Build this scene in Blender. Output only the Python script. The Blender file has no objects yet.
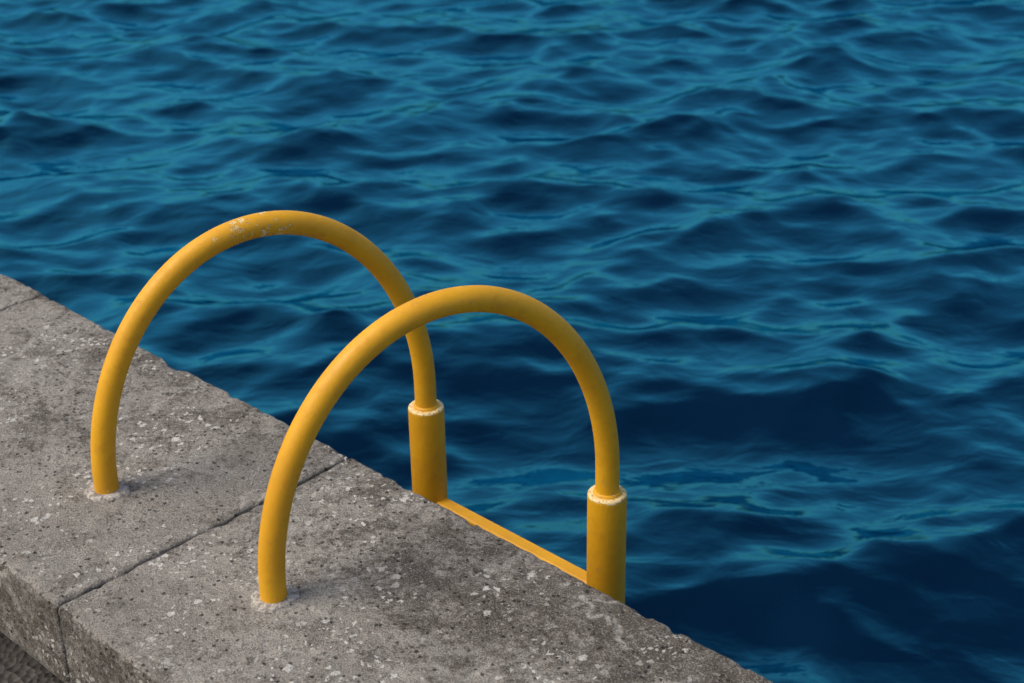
import bpy, bmesh, math, numpy as np
from mathutils import Vector, Matrix
rng=np.random.default_rng(23)
sc=bpy.context.scene
sc.view_settings.view_transform='Standard';sc.view_settings.look='None';sc.view_settings.exposure=0
# ------------------------------------------------------------------ layout (metres)
H=1.55                                   # eye height above the coping
PITCH=0.4684;ROLL=-0.0182;YAW=0.7975;FPX=1562.
OFF=1.0524*H;WD=0.4169*H;T0=1.1474*H;DL=0.32*H;CC=0.2503*H;SP=0.4391*H;BH=0.279*H;ZS=0.0126*H;ZC=-0.0227*H;PSI=-0.2413;TJ=1.3109*H
E=np.array([-math.sin(YAW),math.cos(YAW)]);N=np.array([math.cos(YAW),math.sin(YAW)])
WATER=-1.45
def W3(t,s,z=0.0):                        # t along quay, s towards the water (0 = quay edge)
    p=t*E+(OFF+s)*N
    return (p[0],p[1],z)
# ------------------------------------------------------------------ camera
F=Vector((0,math.cos(PITCH),-math.sin(PITCH)));R=Vector((1,0,0));U=R.cross(F)
R2=R*math.cos(ROLL)+U*math.sin(ROLL);U2=-R*math.sin(ROLL)+U*math.cos(ROLL)
cd=bpy.data.cameras.new("camera");cam=bpy.data.objects.new("camera",cd);sc.collection.objects.link(cam)
M=Matrix.Identity(4)
for i in range(3): M[i][0]=R2[i];M[i][1]=U2[i];M[i][2]=-F[i]
M[0][3]=0;M[1][3]=0;M[2][3]=H
cam.matrix_world=M
cd.sensor_width=36;cd.lens=FPX/1024*36;cd.clip_end=20000;cd.clip_start=0.05
cd.dof.use_dof=True;cd.dof.focus_distance=2.75;cd.dof.aperture_fstop=6.0
sc.camera=cam
# ------------------------------------------------------------------ node helpers
def mat(name):
    m=bpy.data.materials.new(name);m.use_nodes=True;nt=m.node_tree;nt.nodes.clear();return m,nt
class G:
    def __init__(s,nt): s.nt=nt
    def n(s,t,**k):
        x=s.nt.nodes.new(t)
        for a,b in k.items(): setattr(x,a,b)
        return x
    def set(s,node,name,v):
        i=node.inputs[name]
        if isinstance(v,bpy.types.NodeSocket): s.nt.links.new(v,i)
        else: i.default_value=v
    def noise(s,vec,scale,detail=4,rough=.55,dist=0):
        x=s.n('ShaderNodeTexNoise');s.set(x,'Vector',vec);x.inputs['Scale'].default_value=scale;x.inputs['Detail'].default_value=detail;x.inputs['Roughness'].default_value=rough;x.inputs['Distortion'].default_value=dist
        return x.outputs['Fac']
    def ramp(s,f,a,b,lo=0.,hi=1.):
        x=s.n('ShaderNodeMapRange');x.clamp=True;x.interpolation_type='SMOOTHSTEP'
        s.set(x,'Value',f);s.set(x,'From Min',a);s.set(x,'From Max',b);s.set(x,'To Min',lo);s.set(x,'To Max',hi);return x.outputs[0]
    def mix(s,f,a,b,mode='MIX'):
        x=s.n('ShaderNodeMix',data_type='RGBA',blend_type=mode)
        c=[i for i in x.inputs if i.type=='RGBA'];
        for sock,v in ((x.inputs[0],f),(c[0],a),(c[1],b)):
            if isinstance(v,bpy.types.NodeSocket): s.nt.links.new(v,sock)
            else: sock.default_value=v if not isinstance(v,tuple) else (*v[:3],1)
        return [o for o in x.outputs if o.type=='RGBA'][0]
    def m(s,op,a,b=0.,c=0.,clamp=False):
        x=s.n('ShaderNodeMath',operation=op);x.use_clamp=clamp
        for i,v in enumerate((a,b,c)):
            if isinstance(v,bpy.types.NodeSocket): s.nt.links.new(v,x.inputs[i])
            else: x.inputs[i].default_value=v
        return x.outputs[0]
    def bump(s,h,strength,dist,normal=None):
        x=s.n('ShaderNodeBump');s.set(x,'Height',h);x.inputs['Strength'].default_value=strength;x.inputs['Distance'].default_value=dist
        if normal is not None: s.nt.links.new(normal,x.inputs['Normal'])
        return x.outputs[0]
    def voro(s,vec,scale,feature='F1',rand=1.):
        x=s.n('ShaderNodeTexVoronoi',feature=feature);s.set(x,'Vector',vec);x.inputs['Scale'].default_value=scale;x.inputs['Randomness'].default_value=rand;return x
def out(g,sh): 
    o=g.n('ShaderNodeOutputMaterial');g.nt.links.new(sh,o.inputs['Surface'])
def jitter(g,P,scale,amt,detail=4):
    wp=g.n('ShaderNodeVectorMath',operation='ADD')
    nv=g.n('ShaderNodeTexNoise');g.set(nv,'Vector',P);nv.inputs['Scale'].default_value=scale;nv.inputs['Detail'].default_value=detail
    sc_=g.n('ShaderNodeVectorMath',operation='SCALE');g.nt.links.new(nv.outputs['Color'],sc_.inputs[0]);sc_.inputs['Scale'].default_value=amt
    g.nt.links.new(P,wp.inputs[0]);g.nt.links.new(sc_.outputs[0],wp.inputs[1]);return wp.outputs[0]
# ------------------------------------------------------------------ concrete
def concrete(name,mult=1.0):
    m,nt=mat(name);g=G(nt)
    P=g.n('ShaderNodeNewGeometry').outputs['Position']
    at=g.n('ShaderNodeAttribute',attribute_name='stain_face_tone').outputs['Fac']
    big=g.noise(P,3.2,5,.6,.3);med=g.noise(P,14,6,.7);fine=g.noise(P,70,5,.78);grain=g.noise(P,340,3,.8)
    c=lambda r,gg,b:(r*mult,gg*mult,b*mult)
    col=g.mix(g.ramp(big,.38,.62),c(.47,.435,.38),c(.36,.33,.285))
    col=g.mix(g.m('MULTIPLY',g.ramp(med,.46,.64),.5),col,c(.21,.188,.16))
    # grime plus darker vertical faces, weighted by the attribute, broken up by noise
    brk=g.m('ADD',g.m('MULTIPLY',g.m('SUBTRACT',med,.5),2.0),g.m('MULTIPLY',g.m('SUBTRACT',fine,.5),2.2))
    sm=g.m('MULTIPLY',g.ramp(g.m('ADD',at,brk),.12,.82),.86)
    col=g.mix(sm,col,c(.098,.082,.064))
    # pale bloom patches
    pbn=g.noise(P,7,10,.78,.7)
    pb=g.m('MULTIPLY',g.ramp(pbn,.52,.64),.62)
    col=g.mix(pb,col,c(.60,.56,.49))
    col=g.mix(g.m('MULTIPLY',g.ramp(grain,.51,.64),.72),col,c(.075,.065,.054))
    col=g.mix(g.m('MULTIPLY',g.ramp(grain,.47,.35),.5),col,c(.70,.655,.58))
    col=g.mix(g.m('MULTIPLY',g.ramp(fine,.53,.66),.50),col,c(.12,.104,.087))
    pv=g.voro(jitter(g,P,150,.006),85);sp=g.n('ShaderNodeSeparateColor');nt.links.new(pv.outputs['Color'],sp.inputs[0])
    pit=g.m('MULTIPLY',g.ramp(pv.outputs['Distance'],.38,.14),g.ramp(sp.outputs[1],.68,.8))
    col=g.mix(g.m('MULTIPLY',pit,.85),col,c(.045,.038,.03))
    # hairline mineral veins
    cv=g.voro(jitter(g,P,9,.12,6),2.3,'DISTANCE_TO_EDGE')
    vein=g.m('MULTIPLY',g.ramp(cv.outputs['Distance'],.014,.002),g.m('MULTIPLY',g.ramp(g.noise(P,4,4),.48,.58,0,.6),g.ramp(fine,.60,.45)))
    col=g.mix(vein,col,c(.66,.62,.54))
    # lichen / droppings
    wp=jitter(g,P,110,.020)
    spots=None
    for scl,thr,lo in ((26,.16,.64),(50,.22,.58),(95,.28,.5),(12,.085,.7)):
        v=g.voro(wp,scl)
        sep=g.n('ShaderNodeSeparateColor');nt.links.new(v.outputs['Color'],sep.inputs[0])
        r=g.m('MULTIPLY',g.ramp(sep.outputs[0],lo,1.0),thr*1.5)
        f=g.ramp(g.m('SUBTRACT',v.outputs['Distance'],r),.01,-.04)
        spots=f if spots is None else g.m('MAXIMUM',spots,f)
    spots=g.m('MULTIPLY',spots,g.ramp(g.noise(P,5,3),.44,.58,.15,.9))
    col=g.mix(spots,col,c(.82,.79,.72))
    h=g.m('ADD',g.m('MULTIPLY',fine,1.1),g.m('MULTIPLY',grain,.5))
    h=g.m('ADD',h,g.m('MULTIPLY',med,1.4));h=g.m('SUBTRACT',h,g.m('MULTIPLY',pit,.5))
    nb=g.bump(h,1.,.012)
    b=g.n('ShaderNodeBsdfPrincipled');g.set(b,'Base Color',col);g.set(b,'Roughness',.95);b.inputs['Specular IOR Level'].default_value=.15
    nt.links.new(nb,b.inputs['Normal']);out(g,b.outputs[0]);return m
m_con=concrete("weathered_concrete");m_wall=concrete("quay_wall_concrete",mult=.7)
def vnoise(x,y,scale,seed):
    r=np.random.default_rng(seed).random((256,256));x=x*scale+100;y=y*scale+100
    xi=np.floor(x).astype(int);yi=np.floor(y).astype(int);fx=x-xi;fy=y-yi
    fx=fx*fx*(3-2*fx);fy=fy*fy*(3-2*fy)
    a=r[xi%256,yi%256];b=r[(xi+1)%256,yi%256];c=r[xi%256,(yi+1)%256];d=r[(xi+1)%256,(yi+1)%256]
    return (a*(1-fx)+b*fx)*(1-fy)+(c*(1-fx)+d*fx)*fy-.5
def mesh_obj(name,verts,faces,material,parent=None,smooth=True):
    me=bpy.data.meshes.new(name);v=np.asarray(verts,dtype=np.float32);f=np.ascontiguousarray(faces,dtype=np.int32)
    me.vertices.add(len(v));me.vertices.foreach_set('co',v.ravel())
    me.loops.add(f.size);me.loops.foreach_set('vertex_index',f.ravel())
    me.polygons.add(len(f));me.polygons.foreach_set('loop_start',np.arange(0,f.size,f.shape[1],dtype=np.int32))
    me.polygons.foreach_set('use_smooth',np.full(len(f),smooth))
    me.update(calc_edges=True);me.validate();me.materials.append(material)
    o=bpy.data.objects.new(name,me);sc.collection.objects.link(o)
    if parent: o.parent=parent
    return o
def gridfaces(nr,nc,wrap=False):
    i=np.arange(nr-1)[:,None];j=np.arange(nc-1 if not wrap else nc)[None,:]
    a=i*nc+j;b=i*nc+(j+1)%nc;c=(i+1)*nc+(j+1)%nc;d=(i+1)*nc+j
    return np.stack([a,b,c,d],-1).reshape(-1,4)
# ---------------- coping blocks
TH=0.165
def coping(t_a,t_b,seed,fine):
    rr=.009
    pr=[];st=.005 if fine else .02
    def seg(p,q,nrm):
        n=max(2,int(math.dist(p,q)/st))
        for k in range(n): pr.append((p[0]+(q[0]-p[0])*k/n,p[1]+(q[1]-p[1])*k/n,*nrm))
    def arc(cx,cz,a0,a1):
        for k in range(6):
            a=math.radians(a0+(a1-a0)*k/6);pr.append((cx+rr*math.cos(a),cz+rr*math.sin(a),math.cos(a),math.sin(a)))
    seg((-WD,-TH),(-WD,-rr),(-1,0));arc(-WD+rr,-rr,180,90);seg((-WD+rr,0),(-rr,0),(0,1));arc(-rr,-rr,90,0);seg((0,-rr),(0,-TH),(1,0));pr.append((0,-TH,1,0))
    pr=np.array(pr)
    L=t_b-t_a;g=.0028
    tt=np.concatenate([[g,g],g+rr*(1-np.cos(np.linspace(0,math.pi/2,6)))[1:],np.arange(g+rr+st,L-g-rr,st),(L-g-rr*(1-np.cos(np.linspace(0,math.pi/2,6)))[::-1])[:-1],[L-g,L-g]])
    x=np.minimum(tt-g,L-g-tt)
    inset=np.where(x<rr,(rr-np.sqrt(np.clip(rr*rr-(rr-np.clip(x,0,rr))**2,0,None)))*.8,0)
    inset[0]=.09;inset[-1]=.09
    T,Sx=np.meshgrid(tt+t_a,pr[:,0],indexing='ij');NS=pr[:,2];NZ=pr[:,3];Z=np.broadcast_to(pr[:,1],T.shape)
    u=np.cumsum(np.r_[0,np.hypot(np.diff(pr[:,0]),np.diff(pr[:,1]))]);UU=np.broadcast_to(u,T.shape)
    d=vnoise(T,UU,3,seed)*.003+vnoise(T,UU,11,seed+1)*.0022+vnoise(T,UU,34,seed+2)*.0022+vnoise(T,UU,85,seed+3)*.0024
    tope=np.clip(1+Z/.03,0,1)
    nearedge=(np.exp(-np.minimum(T-t_a,t_b-T)/.02)+np.exp(-(Sx+WD)/.02)+np.exp(Sx/.02))*tope
    chip=np.clip(vnoise(T,UU,30,seed+5)-.18,0,1)*nearedge*.04+np.clip(vnoise(T,UU,75,seed+6)-.2,0,1)*nearedge*.02
    dd=d-chip-inset[:,None]
    S2=Sx+NS*dd;Z2=Z+NZ*dd
    Tj=T.copy();jit=vnoise(UU,T*0+seed,20,seed+9)*.004
    Tj[:8]+=jit[:8];Tj[-8:]+=jit[-8:]
    X=Tj*E[0]+(OFF+S2)*N[0];Y=Tj*E[1]+(OFF+S2)*N[1]
    o=mesh_obj("coping_block",np.stack([X,Y,Z2],-1).reshape(-1,3),gridfaces(*T.shape)[:, ::-1],m_con)
    w=np.exp(np.minimum(Sx,0)/.15)*.40
    s=w+.34*vnoise(T,Sx,2.1,seed+20)+.30*vnoise(T,Sx,6,seed+21)+.12*np.exp(-np.minimum(T-t_a,t_b-T)/.03)
    s+= .50*np.exp(-(((T-1.60)/.25)**2+((Sx+.20)/.14)**2))
    s+= .45*np.exp(-(((T-1.25)/.30)**2+((Sx+.08)/.14)**2))
    s+= .35*np.exp(-(((T-2.62)/.25)**2+((Sx+.30)/.2)**2))
    s=np.where(NZ[None,:]<.5,s+.55,s)  # vertical faces set darker all over than the top
    a=o.data.attributes.new('stain_face_tone','FLOAT','POINT');a.data.foreach_set('value',s.astype(np.float32).ravel())
    return o
def back(u,v):
    d=F+R2*((u-512)/FPX)-U2*((v-341.5)/FPX);k=-H/d.z;p=np.array([d.x*k,d.y*k]);return p@E,p@N-OFF
tj2=back(38,296)[0]
LB=tj2-TJ
edges=[TJ-3*LB,TJ-2*LB,TJ-LB,TJ,tj2,tj2+LB,tj2+2*LB,tj2+3*LB]
for k in range(len(edges)-1): coping(edges[k],edges[k+1],50+k*13,k in(2,3,4))
def box(name,t0,t1,s0,s1,z0,z1,material,bev=.006,parent=None):
    bm=bmesh.new()
    vs=[bm.verts.new(W3(t,s,z)) for t in(t0,t1) for s in(s0,s1) for z in(z0,z1)]
    for f in((0,1,3,2),(4,6,7,5),(0,4,5,1),(2,3,7,6),(0,2,6,4),(1,5,7,3)): bm.faces.new([vs[i] for i in f])
    bmesh.ops.recalc_face_normals(bm,faces=bm.faces)
    if bev: bmesh.ops.bevel(bm,geom=list(bm.edges),offset=bev,segments=3,affect='EDGES',profile=.5)
    me=bpy.data.meshes.new(name);bm.to_mesh(me);bm.free();me.materials.append(material)
    o=bpy.data.objects.new(name,me);sc.collection.objects.link(o)
    if parent:o.parent=parent
    return o
TA,TB=edges[0],edges[-1]
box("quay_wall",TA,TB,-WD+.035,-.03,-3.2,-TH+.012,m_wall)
# ---------------- ground behind the wall
def ground_mat():
    m,nt=mat("quay_ground");g=G(nt);P=g.n('ShaderNodeNewGeometry').outputs['Position']
    v=g.voro(P,70);sep=g.n('ShaderNodeSeparateColor');nt.links.new(v.outputs['Color'],sep.inputs[0])
    col=g.mix(sep.outputs[0],(.022,.019,.016),(.08,.07,.06));col=g.mix(g.ramp(g.noise(P,5),.4,.6),col,(.025,.021,.018))
    b=g.n('ShaderNodeBsdfPrincipled');g.set(b,'Base Color',col);g.set(b,'Roughness',.95)
    nt.links.new(g.bump(v.outputs['Distance'],1.,.01),b.inputs['Normal']);out(g,b.outputs[0]);return m
tg=np.linspace(-300,400,30);sg=np.array([-400,-100,-20,-5,-2,-WD+.05])
Tg,Sg=np.meshgrid(tg,sg,indexing='ij')
mesh_obj("ground",np.stack([Tg*E[0]+(OFF+Sg)*N[0],Tg*E[1]+(OFF+Sg)*N[1],Tg*0-.235],-1).reshape(-1,3),gridfaces(*Tg.shape),ground_mat())
# ------------------------------------------------------------------ yellow paint
def paint():
    m,nt=mat("yellow_paint");g=G(nt);P=g.n('ShaderNodeTexCoord').outputs['Object']
    a=g.noise(P,7,4,.6);b_=g.noise(P,45,5,.65);f=g.noise(P,160,4,.7)
    col=g.mix(g.ramp(a,.35,.65),(.76,.375,.010),(.66,.315,.010))
    col=g.mix(g.m('MULTIPLY',g.ramp(b_,.50,.70),.25),col,(.50,.21,.010))
    wear=g.n('ShaderNodeAttribute',attribute_name='wear').outputs['Fac']
    chipn=g.m('ADD',g.m('MULTIPLY',b_,.6),g.m('MULTIPLY',f,.4))
    chip=g.ramp(g.m('ADD',chipn,g.m('MULTIPLY',wear,.16)),.65,.68)
    col=g.mix(g.m('MULTIPLY',chip,.85),col,g.mix(g.ramp(f,.52,.62),(.86,.70,.36),(.38,.22,.09)))
    b=g.n('ShaderNodeBsdfPrincipled');g.set(b,'Base Color',col);g.set(b,'Roughness',g.ramp(b_,.3,.7,.44,.62));b.inputs['Specular IOR Level'].default_value=.4
    h=g.m('ADD',g.m('MULTIPLY',f,.2),g.m('ADD',b_,g.m('MULTIPLY',chip,-.4)))
    nt.links.new(g.bump(h,.5,.002),b.inputs['Normal']);out(g,b.outputs[0]);return m
m_y=paint()
ladder=bpy.data.objects.new("quay_ladder",None);sc.collection.objects.link(ladder)
HD=N*math.cos(PSI)+E*math.sin(PSI)
def tube(name,pts,rad,wear,parent,seg=40,material=None):
    P=np.array(pts);n=len(P);tan=np.gradient(P,axis=0);tan/=np.linalg.norm(tan,axis=1)[:,None]
    if abs(P[0,0]-P[-1,0])+abs(P[0,1]-P[-1,1])<1e-9: tan[:]=(0,0,-1)
    ref=np.array([-HD[1],HD[0],0.]);V=[];rad=np.broadcast_to(rad,(n,))
    for i in range(n):
        a=ref-tan[i]*(ref@tan[i])
        if np.linalg.norm(a)<.1: a=np.array([0,0,1.])
        a/=np.linalg.norm(a);b=np.cross(tan[i],a)
        th=np.linspace(0,2*math.pi,seg,endpoint=False)
        V.append(P[i]+rad[i]*(np.cos(th)[:,None]*a+np.sin(th)[:,None]*b))
    V=np.concatenate(V);fa=gridfaces(n,seg,True)
    o=mesh_obj(name,V,fa[:,::-1],material or m_y,parent)
    w=np.repeat(np.broadcast_to(wear,(n,)),seg).astype(np.float32)
    at=o.data.attributes.new('wear','FLOAT','POINT');at.data.foreach_set('value',w)
    return o
RT=.0225;RS=.0375
ZR=-.262
posts=[]
for idx,t in enumerate((T0,T0+DL)):
    base=t*E+(OFF-CC)*N
    hz=[(0,z) for z in np.linspace(-.03,ZS,6)[:-1]]
    th=np.linspace(math.pi,0,120);hz+=[(SP/2+SP/2*math.cos(a),ZS+BH*math.sin(a)) for a in th]
    hz+=[(SP,z) for z in np.linspace(ZS,ZC-.01,6)[1:]]
    pts=[(*(base+h*HD),z) for h,z in hz]
    z=np.array([p[2] for p in pts]);wear=np.clip((z-.41)/.04,0,1)*(.75 if idx else .30)
    wear=wear+np.clip((.05-z)/.05,0,1)*.3
    tube("hoop_handrail",pts,RT,wear,ladder)
    pp=base+SP*HD;posts.append(pp)
    zz=[ZC+.002,ZC+.0038,ZC+.004,ZC+.0038,ZC+.0015,ZC-.001,ZC-.006,ZC-.014]+list(np.linspace(ZC-.03,-2.3,120))
    rr=[RT-.002,RT+.001,RS-.006,RS-.003,RS-.0008,RS,RS,RS]+[RS]*120
    ww=[1.1,1.4,1.6,1.8,1.7,.9,.25,.1]+[.05]*120
    tube("post_sleeve",[(*pp,a) for a in zz],rr,ww,ladder)
    tube("weld_bead",[(*pp,a) for a in(ZC+.010,ZC+.0085,ZC+.006,ZC+.003)],[RT-.001,RT+.002,RT+.0040,RT+.0045],.6,ladder)
def prism(name,a,b,prof,parent,wear=.1):
    a=np.array(a);b=np.array(b);d=(b-a);L=np.linalg.norm(d);d/=L;side=np.array([d[1],-d[0],0]);k=24;V=[]
    prof=np.array(prof)
    for i in range(k+1):
        c=a+d*L*i/k;V.append(c+prof[:,:1]*side+prof[:,1:]*np.array([0,0,1.]))
    o=mesh_obj(name,np.concatenate(V),gridfaces(k+1,len(prof),True),m_y,parent,False)
    at=o.data.attributes.new('wear','FLOAT','POINT');at.data.foreach_set('value',np.full(len(o.data.vertices),wear,dtype=np.float32));return o
w2,h2,cb=.016,.015,.004
prof=[(-w2+cb,-h2),(w2-cb,-h2),(w2,-h2+cb),(w2,h2-cb),(w2-cb,h2),(-w2+cb,h2),(-w2,h2-cb),(-w2,-h2+cb)]
for k in range(7):
    z=ZR-.29*k
    ea=(posts[1]-posts[0])/np.linalg.norm(posts[1]-posts[0])
    prism("rung",(*(posts[0]+ea*RS*.9),z),(*(posts[1]-ea*RS*.9),z),prof,ladder)
for pp in posts:
    for z in(-.42,-1.25):
        s=(pp@N)-OFF
        q=pp-N*(s+.035)
        tube("wall_bracket",[(*(pp+(q-pp)*k),z) for k in np.linspace(.08,1,8)],.016,.2,ladder,24)
m_mor,nt=mat("mortar");g=G(nt);P=g.n('ShaderNodeNewGeometry').outputs['Position']
col=g.mix(g.ramp(g.noise(P,110,5,.75),.4,.62),(.56,.52,.46),(.22,.19,.155));b=g.n('ShaderNodeBsdfPrincipled');g.set(b,'Base Color',col);g.set(b,'Roughness',.95)
nt.links.new(g.bump(g.noise(P,160,5,.7),.9,.006),b.inputs['Normal']);out(g,b.outputs[0])
for idx,t in enumerate((T0,T0+DL)):
    base=t*E+(OFF-CC)*N;th=np.linspace(0,2*math.pi,96,endpoint=False)
    irr=1+.16*np.sin(2*th+idx*2)+.12*np.sin(3*th+1+idx)+.08*np.sin(7*th+idx*3)+.05*np.sin(15*th)+.04*np.sin(29*th+1)
    V=[]
    for r,z in((RT-.002,.006),(RT+.003,.0055),(RT+.010,.005),(RT+.016,.0038),(RT+.020,-.012)):
        rr=RT+(r-RT)*(irr if r>RT+.004 else 1)
        V.append(np.stack([base[0]+rr*np.cos(th),base[1]+rr*np.sin(th),np.full(96,z)],-1))
    mesh_obj("mortar_collar",np.concatenate(V),gridfaces(5,96,True),m_mor,ladder)
# ------------------------------------------------------------------ water (FFT sea)
n=760;LT=16.5
kx=np.fft.fftfreq(n,LT/n)*2*math.pi;KX,KY=np.meshgrid(kx,kx,indexing='ij');K=np.hypot(KX,KY);K[0,0]=1
wd=math.radians(-86);cw=(KX*math.cos(wd)+KY*math.sin(wd))/K
kp=2*math.pi/1.5
Pk=np.exp(-(kp/K)**2*1.2)/K**4.25*(0.10+cw**2)*np.exp(-(K*.030)**2);Pk[0,0]=0
h0=(rng.normal(size=(n,n))+1j*rng.normal(size=(n,n)))*np.sqrt(Pk)
sx=np.real(np.fft.ifft2(1j*KX*h0));sy=np.real(np.fft.ifft2(1j*KY*h0))
A=.215/np.sqrt((sx**2+sy**2).mean())
hh=np.real(np.fft.ifft2(h0))*A;dx=np.real(np.fft.ifft2(1j*KX/K*h0))*A;dy=np.real(np.fft.ifft2(1j*KY/K*h0))*A
ds=LT/n
gr=ds*1.14**np.arange(1,80);outer=np.cumsum(gr)
ax=np.concatenate([-(LT/2+outer)[::-1],np.arange(n+1)*ds-LT/2,LT/2+outer])
fade1=np.concatenate([np.clip(1.2-gr/.25,0,1)[::-1],np.ones(n+1),np.clip(1.2-gr/.25,0,1)])
ix=np.round((ax+LT/2)/ds).astype(int)%n
II,JJ=np.meshgrid(ix,ix,indexing='ij');FD=np.minimum.outer(fade1,fade1)
cx,cy=1.0,9.0
CH=1.0     # crests sharpened (Gerstner-style)
X=ax[:,None]+cx+CH*dx[II,JJ]*FD;Y=ax[None,:]+cy+CH*dy[II,JJ]*FD;Zw=WATER+hh[II,JJ]*FD
m_w,nt=mat("sea_water");g=G(nt);P=g.n('ShaderNodeNewGeometry').outputs['Position']
mp=g.n('ShaderNodeMapping');nt.links.new(P,mp.inputs[0]);mp.inputs['Scale'].default_value=(.7,1.15,1)
n1=g.noise(mp.outputs[0],6,3,.45,.4);n2=g.noise(mp.outputs[0],22,2,.5,.2)
nb=g.bump(n1,.35,.04);nb=g.bump(n2,.18,.006,nb)
fr=g.n('ShaderNodeFresnel');fr.inputs['IOR'].default_value=1.34;nt.links.new(nb,fr.inputs['Normal'])
fac=g.m('MULTIPLY',g.m('SUBTRACT',fr.outputs[0],.028),4.8,clamp=True)
# soft shoulder so that grazing faces stay in the same tonal family
fac=g.m('MULTIPLY',g.m('DIVIDE',fac,g.m('ADD',fac,.55)),1.06)
dif=g.n('ShaderNodeBsdfDiffuse');dif.inputs['Color'].default_value=(.0014,.0125,.036,1);nt.links.new(nb,dif.inputs['Normal'])
gl=g.n('ShaderNodeBsdfGlossy');gl.inputs['Color'].default_value=(.10,.65,.80,1);gl.inputs['Roughness'].default_value=.10;nt.links.new(nb,gl.inputs['Normal'])
mx=g.n('ShaderNodeMixShader');nt.links.new(fac,mx.inputs[0]);nt.links.new(dif.outputs[0],mx.inputs[1]);nt.links.new(gl.outputs[0],mx.inputs[2])
out(g,mx.outputs[0])
mesh_obj("water",np.stack([X,Y,Zw],-1).reshape(-1,3),gridfaces(len(ax),len(ax))[:, ::-1],m_w)
# ------------------------------------------------------------------ light: soft daylight
w=bpy.data.worlds.new("World");sc.world=w;w.use_nodes=True;nt=w.node_tree
sky=nt.nodes.new('ShaderNodeTexSky');sky.sky_type='NISHITA';sky.sun_disc=False
AZ=-105.;EL=52.        # sun: compass azimuth from +Y, clockwise; left of and slightly behind the camera
sky.sun_elevation=math.radians(EL);sky.sun_rotation=math.radians(AZ);sky.air_density=1.;sky.dust_density=4.
bg=nt.nodes['Background'];nt.links.new(sky.outputs[0],bg.inputs[0]);bg.inputs[1].default_value=.15
sd=bpy.data.lights.new("sun",'SUN');sd.energy=2.1;sd.angle=math.radians(36);sd.color=(1,.94,.85)
so=bpy.data.objects.new("sun",sd);sc.collection.objects.link(so)
dirv=Vector((math.sin(math.radians(AZ))*math.cos(math.radians(EL)),math.cos(math.radians(AZ))*math.cos(math.radians(EL)),math.sin(math.radians(EL))))
so.rotation_euler=dirv.to_track_quat('Z','Y').to_euler();so.location=(0,0,10)
